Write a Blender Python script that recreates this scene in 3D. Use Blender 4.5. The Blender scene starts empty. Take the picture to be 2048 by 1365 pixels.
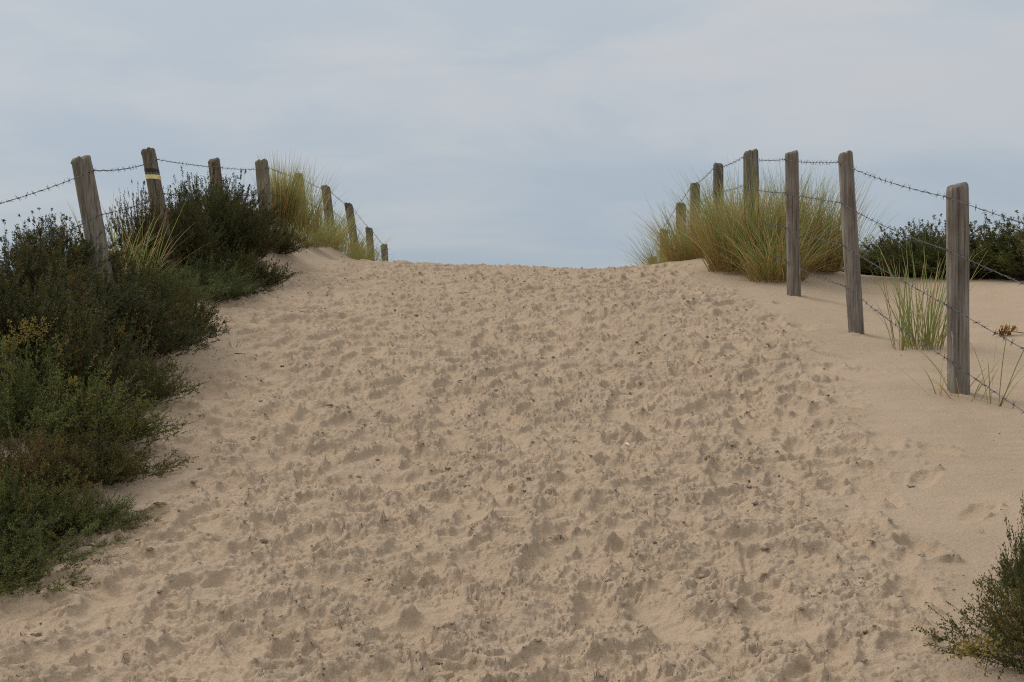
import bpy, math, random
import numpy as np
from mathutils import Vector, Matrix

SC = bpy.context.scene
COL = SC.collection
R = math.radians
rng = np.random.default_rng(11)
random.seed(11)

# ------------------------------------------------------------------ camera, sky, sun, exposure
FPX = 2600.0                                   # focal length in photograph pixels (2048 wide)
cam = bpy.data.cameras.new('camera'); cam.sensor_width = 36.0
cam.lens = FPX / 2048 * 36.0
cam.clip_start = 0.05; cam.clip_end = 20000
co = bpy.data.objects.new('camera', cam); COL.objects.link(co)
co.location = (0, 0, 0); co.rotation_euler = (R(90), 0, 0)
SC.camera = co

SUN_EL, SUN_AZ = R(46), R(-58)                 # to the left, high, veiled by cloud
w = bpy.data.worlds.new('World'); SC.world = w; w.use_nodes = True
nt = w.node_tree; nt.nodes.clear()
def N(t, **k):
    n = nt.nodes.new(t)
    for a, b in k.items(): setattr(n, a, b)
    return n
def Lk(a, b): nt.links.new(a, b)
out = N('ShaderNodeOutputWorld'); bg = N('ShaderNodeBackground'); bg.inputs['Strength'].default_value = 0.1
sky = N('ShaderNodeTexSky', sky_type='NISHITA'); sky.sun_disc = False
sky.sun_elevation = SUN_EL; sky.sun_rotation = SUN_AZ; sky.dust_density = 2.0
tc = N('ShaderNodeTexCoord'); sep = N('ShaderNodeSeparateXYZ'); Lk(tc.outputs['Generated'], sep.inputs[0])
zc = N('ShaderNodeMath', operation='MAXIMUM'); Lk(sep.outputs['Z'], zc.inputs[0]); zc.inputs[1].default_value = 0.0
zp = N('ShaderNodeMath', operation='ADD'); Lk(zc.outputs[0], zp.inputs[0]); zp.inputs[1].default_value = 0.22
dv = N('ShaderNodeVectorMath', operation='DIVIDE'); Lk(tc.outputs['Generated'], dv.inputs[0])
cmb = N('ShaderNodeCombineXYZ')
for i in range(3): Lk(zp.outputs[0], cmb.inputs[i])
Lk(cmb.outputs[0], dv.inputs[1])
mp = N('ShaderNodeMapping'); Lk(dv.outputs[0], mp.inputs[0]); mp.inputs['Location'].default_value = (3.1, 7.3, 0.4)
mp.inputs['Scale'].default_value = (1.0, 1.25, 1.0)
n1 = N('ShaderNodeTexNoise'); n1.inputs['Scale'].default_value = 1.5; n1.inputs['Detail'].default_value = 7; n1.inputs['Roughness'].default_value = 0.55
n1.inputs['Distortion'].default_value = 0.35
Lk(mp.outputs[0], n1.inputs['Vector'])
cr = N('ShaderNodeMapRange'); cr.interpolation_type = 'SMOOTHERSTEP'
Lk(n1.outputs[0], cr.inputs[0]); cr.inputs[1].default_value = 0.34; cr.inputs[2].default_value = 0.74
cloud = N('ShaderNodeMixRGB'); Lk(cr.outputs[0], cloud.inputs[0])
cloud.inputs[1].default_value = (4.12, 5.08, 6.15, 1)    # thin blue-grey veil
cloud.inputs[2].default_value = (5.15, 5.72, 6.40, 1)    # brighter cloud
# the overcast sky brightens from horizon to zenith (CIE overcast sky)
el = N('ShaderNodeMapRange'); Lk(zc.outputs[0], el.inputs[0])
el.inputs[1].default_value = 0.0; el.inputs[2].default_value = 1.0; el.inputs[3].default_value = 0.84; el.inputs[4].default_value = 1.75
elm = N('ShaderNodeVectorMath', operation='SCALE'); Lk(cloud.outputs[0], elm.inputs[0]); Lk(el.outputs[0], elm.inputs['Scale'])
# high cloud is whiter than the veil at the horizon
wm = N('ShaderNodeMapRange'); Lk(zc.outputs[0], wm.inputs[0]); wm.inputs[1].default_value = 0.0; wm.inputs[2].default_value = 0.45
wmx = N('ShaderNodeMixRGB', blend_type='MULTIPLY'); Lk(wm.outputs[0], wmx.inputs[0]); Lk(elm.outputs[0], wmx.inputs[1])
wmx.inputs[2].default_value = (1.22, 1.03, 0.86, 1)
mixs = N('ShaderNodeMixRGB'); mixs.inputs[0].default_value = 0.9
Lk(sky.outputs[0], mixs.inputs[1]); Lk(wmx.outputs[0], mixs.inputs[2])
Lk(mixs.outputs[0], bg.inputs['Color']); Lk(bg.outputs[0], out.inputs['Surface'])

sd = bpy.data.lights.new('sun', 'SUN'); sd.energy = 1.65; sd.angle = R(26); sd.color = (1, 0.95, 0.87)
so = bpy.data.objects.new('sun', sd); COL.objects.link(so)
sv = Vector((math.sin(SUN_AZ) * math.cos(SUN_EL), math.cos(SUN_AZ) * math.cos(SUN_EL), math.sin(SUN_EL)))
so.rotation_euler = sv.to_track_quat('Z', 'Y').to_euler(); so.location = (0, 0, 30)
SC.view_settings.view_transform = 'Standard'; SC.view_settings.look = 'None'
SC.cycles.use_denoising = False; SC.cycles.use_adaptive_sampling = False; SC.cycles.filter_width = 1.1
SC.view_settings.exposure = 0.0; SC.view_settings.gamma = 1.0; SC.view_settings.use_curve_mapping = False

# ------------------------------------------------------------------ helpers
def tag(o, label=None, cat=None, group=None, kind=None):
    if label: o['label'] = label
    if cat: o['category'] = cat
    if group: o['group'] = group
    if kind: o['kind'] = kind
    return o
def empty(name, loc, rz=0.0, scale=(1, 1, 1)):
    o = bpy.data.objects.new(name, None); COL.objects.link(o)
    o.location = loc; o.rotation_euler = (0, 0, rz); o.scale = scale; o.empty_display_size = 0.1
    return o
def link(name, me, parent=None, loc=(0, 0, 0)):
    o = bpy.data.objects.new(name, me); COL.objects.link(o); o.location = loc
    if parent is not None: o.parent = parent
    return o
def mesh_np(name, V, F, mat=None, smooth=False, attrs=None):
    """mesh from numpy arrays; F is (n,3) or (n,4)"""
    V = np.asarray(V, np.float32); F = np.asarray(F, np.int32)
    me = bpy.data.meshes.new(name); k = F.shape[1]
    me.vertices.add(len(V)); me.vertices.foreach_set('co', V.ravel())
    me.loops.add(F.size); me.loops.foreach_set('vertex_index', F.ravel())
    me.polygons.add(len(F))
    me.polygons.foreach_set('loop_start', np.arange(0, F.size, k, dtype=np.int32))
    me.polygons.foreach_set('loop_total', np.full(len(F), k, np.int32))
    me.polygons.foreach_set('use_smooth', np.full(len(F), smooth, bool))
    if attrs:
        for an, av in attrs.items():
            at = me.attributes.new(an, 'FLOAT', 'POINT'); at.data.foreach_set('value', np.asarray(av, np.float32).ravel())
    me.update(calc_edges=True)
    if mat: me.materials.append(mat)
    return me
def sstep(a, b, x):
    t = np.clip((x - a) / (b - a), 0, 1); return t * t * (3 - 2 * t)

def h2(ix, iy, seed):
    ix = ix.astype(np.int64).astype(np.uint32); iy = iy.astype(np.int64).astype(np.uint32)
    h = ix * np.uint32(374761393) + iy * np.uint32(668265263) + np.uint32((seed * 2246822519) & 0xffffffff)
    h = (h ^ (h >> np.uint32(13))) * np.uint32(1274126177); h = h ^ (h >> np.uint32(16))
    h = h * np.uint32(2654435761); h = h ^ (h >> np.uint32(15))
    return h.astype(np.float32) / np.float32(4294967295.0)
def vnoise(x, y, seed=0):
    x = np.asarray(x, np.float64); y = np.asarray(y, np.float64)
    ix = np.floor(x); iy = np.floor(y); fx = x - ix; fy = y - iy
    ux = fx * fx * fx * (fx * (fx * 6 - 15) + 10); uy = fy * fy * fy * (fy * (fy * 6 - 15) + 10)
    def g(ax, ay):
        a = h2(ix + ax, iy + ay, seed) * 6.2831853
        return np.cos(a) * (fx - ax) + np.sin(a) * (fy - ay)
    a = g(0, 0); b = g(1, 0); c = g(0, 1); d = g(1, 1)
    return ((a + (b - a) * ux) * (1 - uy) + (c + (d - c) * ux) * uy) * 1.4
def fbm(x, y, seed=0, octv=4, gain=0.5):
    s = 0; a = 1.0
    for i in range(octv):
        s = s + a * vnoise(x * 2 ** i + 17.3 * i, y * 2 ** i - 9.1 * i, seed + i); a *= gain
    return s
def lumps(x, y, seed, prob):
    """rounded clods: height 0..1, one per jittered cell, present with chance prob (an array)"""
    ix = np.floor(x); iy = np.floor(y); best = np.zeros_like(x)
    for ax in (-1, 0, 1):
        for ay in (-1, 0, 1):
            cx = ix + ax; cy = iy + ay
            px = cx + h2(cx, cy, seed); py = cy + h2(cx, cy, seed + 1)
            rad = 0.28 + 0.42 * h2(cx, cy, seed + 2)
            sq = 0.65 + 0.7 * h2(cx, cy, seed + 4); an = 6.28 * h2(cx, cy, seed + 5)
            dx = x - px; dy = y - py; ca = np.cos(an); sa = np.sin(an)
            d2 = ((dx * ca + dy * sa) / sq) ** 2 + ((dy * ca - dx * sa) * sq) ** 2
            ok = h2(cx, cy, seed + 3) < prob
            hh = np.sqrt(np.clip(1 - d2 / rad ** 2, 0, 1)) * (rad / 0.7) * ok
            best = np.maximum(best, hh)
    return best

# ------------------------------------------------------------------ the lie of the land
_PY = np.array([-200, -40, -5, 0, 2, 3.6, 5.4, 7.25, 9.45, 11.5, 13.5, 15, 17, 18.5, 20, 23, 27, 35, 50, 80, 6000])
_PZ = np.array([-4, -2.6, -1.75, -1.50, -1.22, -.95, -.64, -.32, .10, .41, .68, .84, .95, .93, .75, .25, -.6, -2.6, -4.6, -5.2, -6.0])
_fine = np.arange(-45, 60, 0.1); _raw = np.interp(_fine, _PY, _PZ)
_k = np.exp(-0.5 * (np.arange(-20, 21) / 8.0) ** 2); _k /= _k.sum()
_sm = np.convolve(np.pad(_raw, 20, mode='edge'), _k, mode='valid')
def prof(y):
    y = np.asarray(y, float)
    return np.where((y > -43) & (y < 58), np.interp(y, _fine, _sm), np.interp(y, _PY, _PZ))
def x_left(y):   # edge of the trampled sand, and of the shrubs
    return np.interp(y, [3.0, 4.4, 5.4, 6.4, 6.9, 7.6, 8.6, 9.6, 10.9, 12.5, 14, 16, 19], [-1.85, -1.75, -1.55, -1.75, -2.0, -1.95, -1.96, -2.3, -2.5, -2.3, -2.15, -2.0, -2.0])
def x_right(y):
    return np.interp(y, [3.0, 3.7, 4.7, 5.7, 7.2, 8.2, 9.2, 11, 12.5, 14, 16, 19], [1.0, 1.15, 1.5, 1.75, 2.0, 2.1, 2.1, 2.2, 1.95, 1.8, 1.8, 1.8])
def ground(x, y):
    x = np.asarray(x, float); y = np.asarray(y, float)
    near = sstep(1.0, 4.0, y) * (1 - sstep(20, 28, y))
    z = prof(y) - 0.042 * np.clip(x, -4, 4) * sstep(11, 16, y) * (1 - sstep(22, 30, y))
    xl = x_left(y)
    z = z + near * 0.45 * sstep(0.0, 1.1, xl + 0.10 - x) * (0.55 + 0.45 * sstep(5, 9, y))
    z = z - near * (0.45 + 0.5 * sstep(9, 14, y)) * sstep(3.1, 5.2, -x) - near * .35 * sstep(5, 9, -x)
    z = z + 0.30 * np.exp(-((x - 2.7) ** 2 / 0.9 + (y - 14.6) ** 2 / 3.2))
    z = z - 0.16 * np.exp(-((x - 3.3) ** 2 / 0.45 + (y - 11.0) ** 2 / 3.0))
    z = z + near * 0.10 * sstep(3.2, 5.5, x) * sstep(9, 13, y)
    z = z + near * 0.05 * fbm(x * 0.5, y * 0.35, 50, 2)
    far = sstep(30, 60, np.hypot(x, y - 10))
    z = z + far * 0.8 * fbm(x * 0.03, y * 0.03, 70, 3)
    return z
def gz(x, y): return float(ground(np.array([x]), np.array([y]))[0])
def at(u, y, v=None):     # a photograph column at a distance; with v also the height
    x = (u - 1024) / FPX * y
    return (x, y, gz(x, y)) if v is None else (x, y, (682.5 - v) / FPX * y)

# ------------------------------------------------------------------ materials
def new_mat(name):
    m = bpy.data.materials.new(name); m.use_nodes = True
    t = m.node_tree; b = t.nodes['Principled BSDF']
    return m, t, b
def ramp(t, stops, src):
    r = t.nodes.new('ShaderNodeValToRGB'); e = r.color_ramp.elements
    while len(e) < len(stops): e.new(0.5)
    for i, (p, c) in enumerate(stops): e[i].position = p; e[i].color = (*c, 1)
    t.links.new(src, r.inputs[0]); return r

def sand_material():
    m, t, b = new_mat('sand'); L = t.links.new
    geo = t.nodes.new('ShaderNodeNewGeometry')
    a = t.nodes.new('ShaderNodeAttribute'); a.attribute_name = 'floor'
    n = t.nodes.new('ShaderNodeTexNoise'); n.inputs['Scale'].default_value = 1.6; n.inputs['Detail'].default_value = 6
    n.inputs['Roughness'].default_value = 0.6; L(geo.outputs['Position'], n.inputs['Vector'])
    r = ramp(t, [(0.3, (0.385, 0.294, 0.209)), (0.7, (0.448, 0.345, 0.250))], n.outputs[0])
    mx = t.nodes.new('ShaderNodeMixRGB'); mx.inputs[2].default_value = (0.452, 0.336, 0.230, 1)
    mf = t.nodes.new('ShaderNodeMath'); mf.operation = 'MULTIPLY'; mf.inputs[1].default_value = 0.4
    L(a.outputs['Fac'], mf.inputs[0]); L(mf.outputs[0], mx.inputs[0]); L(r.outputs[0], mx.inputs[1])
    g = t.nodes.new('ShaderNodeTexNoise'); g.inputs['Scale'].default_value = 420; g.inputs['Detail'].default_value = 2
    L(geo.outputs['Position'], g.inputs['Vector'])
    gr = ramp(t, [(0.25, (0.72, 0.72, 0.72)), (0.5, (1, 1, 1)), (0.78, (1.22, 1.2, 1.16))], g.outputs[0])
    g2 = t.nodes.new('ShaderNodeTexNoise'); g2.inputs['Scale'].default_value = 130; g2.inputs['Detail'].default_value = 4; g2.inputs['Roughness'].default_value = .75
    L(geo.outputs['Position'], g2.inputs['Vector'])
    gr2 = ramp(t, [(0.3, (0.80, 0.79, 0.78)), (0.5, (1, 1, 1)), (0.72, (1.15, 1.14, 1.12))], g2.outputs[0])
    m0 = t.nodes.new('ShaderNodeMixRGB'); m0.blend_type = 'MULTIPLY'; m0.inputs[0].default_value = 1
    L(mx.outputs[0], m0.inputs[1]); L(gr2.outputs[0], m0.inputs[2])
    mm = t.nodes.new('ShaderNodeMixRGB'); mm.blend_type = 'MULTIPLY'; mm.inputs[0].default_value = 1
    L(m0.outputs[0], mm.inputs[1]); L(gr.outputs[0], mm.inputs[2]); L(mm.outputs[0], b.inputs['Base Color'])
    b.inputs['Roughness'].default_value = 0.95; b.inputs['Specular IOR Level'].default_value = 0.15
    n2 = t.nodes.new('ShaderNodeTexNoise'); n2.inputs['Scale'].default_value = 60; n2.inputs['Detail'].default_value = 5
    n2.inputs['Roughness'].default_value = 0.65; L(geo.outputs['Position'], n2.inputs['Vector'])
    bp = t.nodes.new('ShaderNodeBump'); bp.inputs['Strength'].default_value = 0.85; bp.inputs['Distance'].default_value = 0.009
    L(n2.outputs[0], bp.inputs['Height']); L(bp.outputs[0], b.inputs['Normal'])
    return m
M_SAND = sand_material()

# ------------------------------------------------------------------ ground: one sheet, finest where the path climbs
ROWS_D, COLS_D = 860, 790
y_d = 3.15 * (19.5 / 3.15) ** np.linspace(0, 1, ROWS_D)
ys = np.concatenate([[-200, -120, -70, -40, -25, -15, -9, -5, -2, 0, 1, 1.8, 2.4, 2.8, 3.0], y_d,
                     19.5 + np.cumsum(0.06 * 1.12 ** np.arange(72))])
ys = np.concatenate([ys[ys < 6000], [6000]])
Wd = np.maximum(ys, 2.0)
t_ = np.linspace(-1, 1, COLS_D); s_d = 0.43 * (0.62 * t_ + 0.38 * t_ ** 3)
s_o = 0.43 + np.cumsum(0.004 * 1.15 ** np.arange(60)); s_o = s_o[s_o < 45]
ss = np.concatenate([-s_o[::-1], s_d, s_o])
NR, NC = len(ys), len(ss)
X = ss[None, :] * Wd[:, None]; Y = np.repeat(ys[:, None], NC, 1)
Y = Y.astype(float)
H = np.zeros((NR, NC)); D = np.zeros((NR, NC)); FL = np.zeros((NR, NC))
ra, rb = np.searchsorted(ys, [3.0, 21.5])
ca_, cb_ = np.searchsorted(ss, [-0.6, 0.6])
sub = (slice(ra, rb), slice(ca_, cb_))
xs, ysub = X[sub], Y[sub]
wob = 0.22 * fbm(xs * 1.3, ysub * 1.0, 5, 3)
def trample_at(x, y, wv=0.0):
    return sstep(-0.12, 0.30, x - x_left(y) + wv) * sstep(-0.12, 0.38, x_right(y) - x + wv) * (1 - sstep(20, 21.2, y))
TR = trample_at(xs, ysub, wob)
# older, softened unevenness
H[sub] += TR * (0.024 * fbm(xs * 2.2, ysub * 2.2, 1, 3) + 0.014 * fbm(xs * 7, ysub * 7, 9, 3))
H[sub] += 0.0035 * fbm(xs * 6, ysub * 9, 21, 3)
H[sub] += (1 - TR) * (0.0022 * np.sin(60 * (ysub + .25 * xs) + 5 * fbm(xs * 2, ysub * 2, 23, 2)) * np.clip(.3 + fbm(xs * .9, ysub * .9, 24, 2), 0, 1) + 0.006 * fbm(xs * 3, ysub * 3, 25, 4))
def saw(q):
    f = q - np.floor(q); return sstep(0, 0.06, f) - f
H[sub] += TR * (0.013 * saw(2.2 * fbm(xs * 2.6, ysub * 3.6, 41, 4)) + 0.009 * saw(2.2 * fbm(xs * 6, ysub * 8.0, 45, 4)))
# footprints, one after another
def stamp(cx, cy, ang, l, wd, dep, rimh, rs):
    Rr = l * 1.9
    i0, i1 = np.searchsorted(ys, [cy - Rr, cy + Rr])
    lo = min((cx - Rr) / ys[i0], (cx - Rr) / ys[i1]); hi = max((cx + Rr) / ys[i0], (cx + Rr) / ys[i1])
    j0, j1 = np.searchsorted(ss, [lo, hi])
    if i1 - i0 < 3 or j1 - j0 < 3: return
    q = (slice(i0, i1), slice(j0, j1))
    dx = X[q] - cx; dy = Y[q] - cy; c, s = math.cos(ang), math.sin(ang)
    a = dx * c + dy * s; b = dy * c - dx * s
    wl = wd * (1.0 + 0.16 * np.clip(a / l, -1, 1))
    th = np.arctan2(b / wl, a / l)
    p = rs.uniform(0, 6.28, 6); pw = rs.uniform(2.0, 5.0)
    r = (np.abs(a / l) ** 2.5 + np.abs(b / wl) ** 2.5) ** (1 / 2.5)
    r = r * (1 + .10 * np.sin(2 * th + p[0]) + .07 * np.sin(3 * th + p[1]) + .05 * np.sin(6 * th + p[2]) + .03 * np.sin(11 * th + p[3]))
    r = r + 0.10 * vnoise(X[q] * 22, Y[q] * 22, 31)
    h = H[q]; ins = r < 1.0
    if ins.sum() < 6: return
    m = h[ins].mean()
    bowl = 1 - np.clip(r, 0, 1) ** pw
    floor = 0.30 * m - dep * bowl * (1 + 0.5 * np.clip(a / l, -1, 1)) + 0.22 * (h - m)
    k = 1 - sstep(0.84, 1.02, r)
    h2_ = h * (1 - k) + floor * k
    face = 0.55 + 0.45 * np.cos(th - p[4])
    g = np.exp(-((r - 1.10) / np.where(r < 1.1, 0.09, 0.20)) ** 2) * face * np.clip(0.45 + 1.0 * vnoise(X[q] * 17 + p[5], Y[q] * 17, 33), 0, 1.6)
    g *= (1 - 0.7 * k)
    H[q] = h2_ + g * rimh * np.clip(1.15 - h2_ / 0.034, 0, 1.3)
    D[q] = np.maximum(D[q] * (1 - k), np.clip(g, 0, 1))
    FL[q] = np.clip(FL[q] * (1 - np.clip(g * 1.5, 0, 1)), 0, 1) * (1 - k) + k
rs = np.random.default_rng(5)
cells = [(a + rs.uniform(-.1, .1), b + rs.uniform(-.12, .12)) for a in np.arange(-2.7, 2.6, .18) for b in np.arange(3.1, 20.6, .24)]
cells += [(rs.uniform(-2.6, 2.5), rs.uniform(3.1, 20.5)) for _ in range(700)]
for q_ in rs.permutation(len(cells)):
    cx, cy = cells[q_]; cy = max(cy, 3.05)
    tr = float(trample_at(np.array([cx]), np.array([cy]))[0])
    if rs.random() > tr * 1.02: continue
    ang = R(90) + rs.normal(0, 0.45) + (math.pi if rs.random() < .4 else 0)
    sc = rs.uniform(0.75, 1.2)
    if rs.random() < 0.20:
        stamp(cx, cy, ang, 0.085 * sc, 0.075 * sc, rs.uniform(.013, .025), rs.uniform(.010, .018), rs)
    else:
        stamp(cx, cy, ang, 0.150 * sc, 0.072 * sc * rs.uniform(.85, 1.25), rs.uniform(.014, .033), rs.uniform(.011, .023), rs)
# a few single prints on the smooth sand by the fence
for (u, v, y, an) in ((1690, 815, 7.0, 2.0), (1735, 752, 7.9, 2.4), (1880, 893, 6.1, 2.3), (1850, 955, 5.65, 1.0), (1955, 1015, 5.2, 0.7),
                      (1800, 1130, 4.55, 1.3), (1830, 1200, 4.2, 1.2), (1660, 740, 8.0, 1.6), (330, 1090, 4.75, 0.3), (110, 1280, 3.8, 0.5), (440, 955, 5.6, .3)):
    stamp((u - 1024) / FPX * y, y, an, 0.13, 0.06, 0.018, 0.004, rs)
H[sub] = np.where(H[sub] > 0, 0.034 * np.tanh(H[sub] / 0.034), 0.044 * np.tanh(H[sub] / 0.044))
# loose sand slides until no wall stands steeper than about fifty degrees
hs = H[sub].copy(); gy_s = np.gradient(ysub[:, 0])[:, None]; gx_s = np.gradient(xs, axis=1)
for it in range(2):
    sl_ = np.hypot(np.gradient(hs, axis=0) / gy_s, np.gradient(hs, axis=1) / gx_s)
    wgt_ = np.clip(sl_ / 1.3 - .9, 0, 1)
    pd = np.pad(hs, 1, mode='edge')
    av = (pd[:-2, 1:-1] + pd[2:, 1:-1] + pd[1:-1, :-2] + pd[1:-1, 2:] + 2 * hs) / 6
    hs = hs + (av - hs) * wgt_
H[sub] = hs
# broken ledges: little scarps where each step has torn the crust
qa = 2.4 * ysub + 2.3 * fbm(xs * 2.2, ysub * 2.6, 141, 4); ma = np.clip(.55 + 1.5 * fbm(xs * 2.1, ysub * 2.1, 151, 3), 0, 1)
qb = 5.5 * ysub + 2.4 * fbm(xs * 5.0, ysub * 6.0, 161, 4); mb = np.clip(.5 + 1.6 * fbm(xs * 3.3, ysub * 3.3, 171, 3), 0, 1)
qc = 4.0 * xs + 2.6 * fbm(xs * 4.2, ysub * 4.6, 181, 4); mc = np.clip(.35 + 1.6 * fbm(xs * 2.7, ysub * 2.7, 191, 3), 0, 1)
H[sub] += TR * (.020 * ma * saw(qa) + .010 * mb * saw(qb) + .013 * mc * saw(qc))
led = TR * np.maximum(ma * (qa - np.floor(qa) < .16), np.maximum(mb * (qb - np.floor(qb) < .20), mc * (qc - np.floor(qc) < .16)))
for (px_, py_) in ((2.485, 7.25), (2.50, 9.45), (2.49, 11.5)):
    dd = np.hypot(xs - px_, (ysub - py_)); e = np.exp(-(dd / .13) ** 2) * np.clip(.6 + .9 * vnoise(xs * 9, ysub * 9, 61), 0, 1.5)
    H[sub] += .018 * e; D[sub] = np.maximum(D[sub], np.clip(e * 1.1 - .25, 0, .8))
H[sub] += .007 * np.clip(D[sub], 0, 1) * (1 - 2.2 * np.abs(vnoise(xs * 30, ysub * 30, 301)))
# crumbled crust: clods along the rims and between the prints
Ds = np.maximum(np.clip(D[sub], 0, 1) ** 1.3, .50 * led); patch = np.clip(0.5 + 1.3 * fbm(xs * 1.6, ysub * 1.6, 77, 2), 0, 1.3)
wx = xs + 0.012 * vnoise(xs * 30, ysub * 30, 91); wy = ysub + 0.012 * vnoise(xs * 30 + 7, ysub * 30, 92)
c1 = lumps(wx / 0.075, wy / 0.075, 101, Ds * 0.65 + TR * 0.15 * patch)
c2 = lumps(wx / 0.040, wy / 0.040, 111, Ds * 1.0 + TR * (0.02 + 0.12 * patch**1.5))
c3 = lumps(wx / 0.022, wy / 0.022, 121, Ds * 0.95 + TR * (0.05 + 0.16 * patch))
fade = 1 - 0.5 * FL[sub]
dyr = np.gradient(ysub[:, 0])[:, None]
f2, f3 = np.clip(.040 / (2.6 * dyr), 0, 1), np.clip(.022 / (2.6 * dyr), 0, 1)
H[sub] += fade * (0.5 + 0.9 * Ds) * np.maximum(0.015 * c1, np.maximum(0.0125 * c2 * f2, 0.0080 * c3 * f3))
H[sub] += TR * fade * 0.004 * fbm(xs * 24, ysub * 24, 131, 3)
hs = np.where(H[sub] > 0, .90, 1.0) * H[sub]
for it in range(2):                               # the finest spikes slump
    pd = np.pad(hs, 1, mode='edge'); av = (pd[:-2, 1:-1] + pd[2:, 1:-1] + pd[1:-1, :-2] + pd[1:-1, 2:]) / 4
    sl_ = np.hypot(np.gradient(hs, axis=0) / gy_s, np.gradient(hs, axis=1) / gx_s)
    hs = hs + (av - hs) * np.clip(sl_ - .9, 0, .8)
H[sub] = hs
Z = ground(X, Y) + H
# walls crumble: push the surface sideways as well, so that lips overhang a little
amp = 0.007 * np.clip(Ds * 1.1 + .35 * TR * (1 - FL[sub]), 0, 1)
hz = H[sub] * 70
X[sub] += amp * (vnoise(xs * 38 + hz, ysub * 30 + 3.7, 141) + .5 * vnoise(xs * 80, hz * 1.6 + ysub * 40, 142))
Y[sub] += 1.6 * amp * (vnoise(xs * 34 + 9.1, ysub * 26 + hz, 143) + .5 * vnoise(xs * 75, hz * 1.6, 144) - .5 * np.clip(H[sub] / .02, -1, 1))
V = np.stack([X, Y, Z], -1).reshape(-1, 3)
idx = np.arange(NR * NC).reshape(NR, NC)
F = np.stack([idx[:-1, :-1], idx[:-1, 1:], idx[1:, 1:], idx[1:, :-1]], -1).reshape(-1, 4)
me = mesh_np('ground', V, F, M_SAND, True, {'floor': FL})
tag(link('ground', me), kind='structure')
def surf(x, y):           # the sheet's own height, footprints included
    i = int(np.clip(np.searchsorted(ys, y) - 1, 0, NR - 2)); s = x / Wd[i]
    j = int(np.clip(np.searchsorted(ss, s) - 1, 0, NC - 2))
    return float(Z[i:i + 2, j:j + 2].mean())
# ------------------------------------------------------------------ loose clods of sand lying on the trampled path
def blob_template(rs, n_lat=4, n_lon=7):
    V = [(0, 0, 1.0)]
    for i in range(1, n_lat):
        a = math.pi * i / n_lat
        for j in range(n_lon):
            b = 2 * math.pi * (j + .5 * (i % 2)) / n_lon
            V.append((math.sin(a) * math.cos(b), math.sin(a) * math.sin(b), math.cos(a)))
    V.append((0, 0, -1.0)); V = np.array(V); V *= rs.uniform(0.55, 1.25, (len(V), 1))
    Fc = []
    for j in range(n_lon): Fc.append((0, 1 + j, 1 + (j + 1) % n_lon))
    for i in range(n_lat - 2):
        for j in range(n_lon):
            a = 1 + i * n_lon + j; b = 1 + i * n_lon + (j + 1) % n_lon; c = a + n_lon; d = b + n_lon
            Fc += [(a, c, b), (b, c, d)]
    L = len(V) - 1; o = 1 + (n_lat - 2) * n_lon
    for j in range(n_lon): Fc.append((o + j, L, o + (j + 1) % n_lon))
    return V, np.array(Fc)
def scatter_clods(n):
    rs = np.random.default_rng(77); T = [blob_template(rs) for _ in range(10)]
    area = np.gradient(ys)[ra:rb, None] * (np.gradient(ss)[None, ca_:cb_] * Wd[ra:rb, None])
    wgt = (Ds ** 2.2 + 0.006 * TR * patch ** 2) * (1 - 0.75 * FL[sub]) * area / ysub ** 0.9
    cdf = np.cumsum(wgt.ravel()); pick = np.searchsorted(cdf, rs.uniform(0, cdf[-1], n))
    pr, pc = np.unravel_index(pick, wgt.shape)
    Vs, Fs, off = [], [], 0
    for i in range(n):
        tv, tf = T[i % 10]; y0 = ysub[pr[i], pc[i]]; x0 = xs[pr[i], pc[i]]
        size = min(0.0035 + rs.exponential(0.0034) + 0.00008 * y0, 0.017)
        sx, sy, sz = size * rs.uniform(.8, 1.6), size * rs.uniform(.7, 1.2), size * rs.uniform(.35, .7)
        an = rs.uniform(0, 6.28); c, s_ = math.cos(an), math.sin(an)
        v = tv * (sx, sy, sz); v = np.stack([v[:, 0] * c - v[:, 1] * s_, v[:, 0] * s_ + v[:, 1] * c, v[:, 2]], 1)
        v += (x0 + rs.normal(0, .006), y0 + rs.normal(0, .006), Z[ra + pr[i], ca_ + pc[i]] + sz * rs.uniform(-.5, .3))
        Vs.append(v); Fs.append(tf + off); off += len(tv)
    Vs = np.concatenate(Vs)
    me = mesh_np('sand_clods', Vs, np.concatenate(Fs), M_SAND, True, {'floor': np.full(len(Vs), .25)})
    tag(link('sand_clods', me), 'crumbled clods of sand lying on the trampled path', 'sand clods', kind='stuff')
scatter_clods(1600)
# ------------------------------------------------------------------ plant materials
def leaf_material(name, stops, rough=0.6, trans=0.35):
    m, t, b = new_mat(name); L = t.links.new
    a = t.nodes.new('ShaderNodeAttribute'); a.attribute_name = 'tint'
    r = ramp(t, stops, a.outputs['Fac'])
    oi = t.nodes.new('ShaderNodeObjectInfo'); mm = t.nodes.new('ShaderNodeMixRGB'); mm.blend_type = 'MULTIPLY'; mm.inputs[0].default_value = 1
    L(r.outputs[0], mm.inputs[1]); L(oi.outputs['Color'], mm.inputs[2]); L(mm.outputs[0], b.inputs['Base Color'])
    b.inputs['Roughness'].default_value = rough; b.inputs['Specular IOR Level'].default_value = 0.3
    tr = t.nodes.new('ShaderNodeBsdfTranslucent'); L(mm.outputs[0], tr.inputs['Color'])
    mx = t.nodes.new('ShaderNodeMixShader'); mx.inputs[0].default_value = trans
    L(b.outputs[0], mx.inputs[1]); L(tr.outputs[0], mx.inputs[2]); L(mx.outputs[0], t.nodes['Material Output'].inputs['Surface'])
    return m
M_HEATH = leaf_material('heath_leaf', [(0, (.055, .066, .019)), (.4, (.090, .104, .028)), (.7, (.130, .128, .034)), (.86, (.15, .085, .03)), (1, (.20, .14, .04))])
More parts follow.
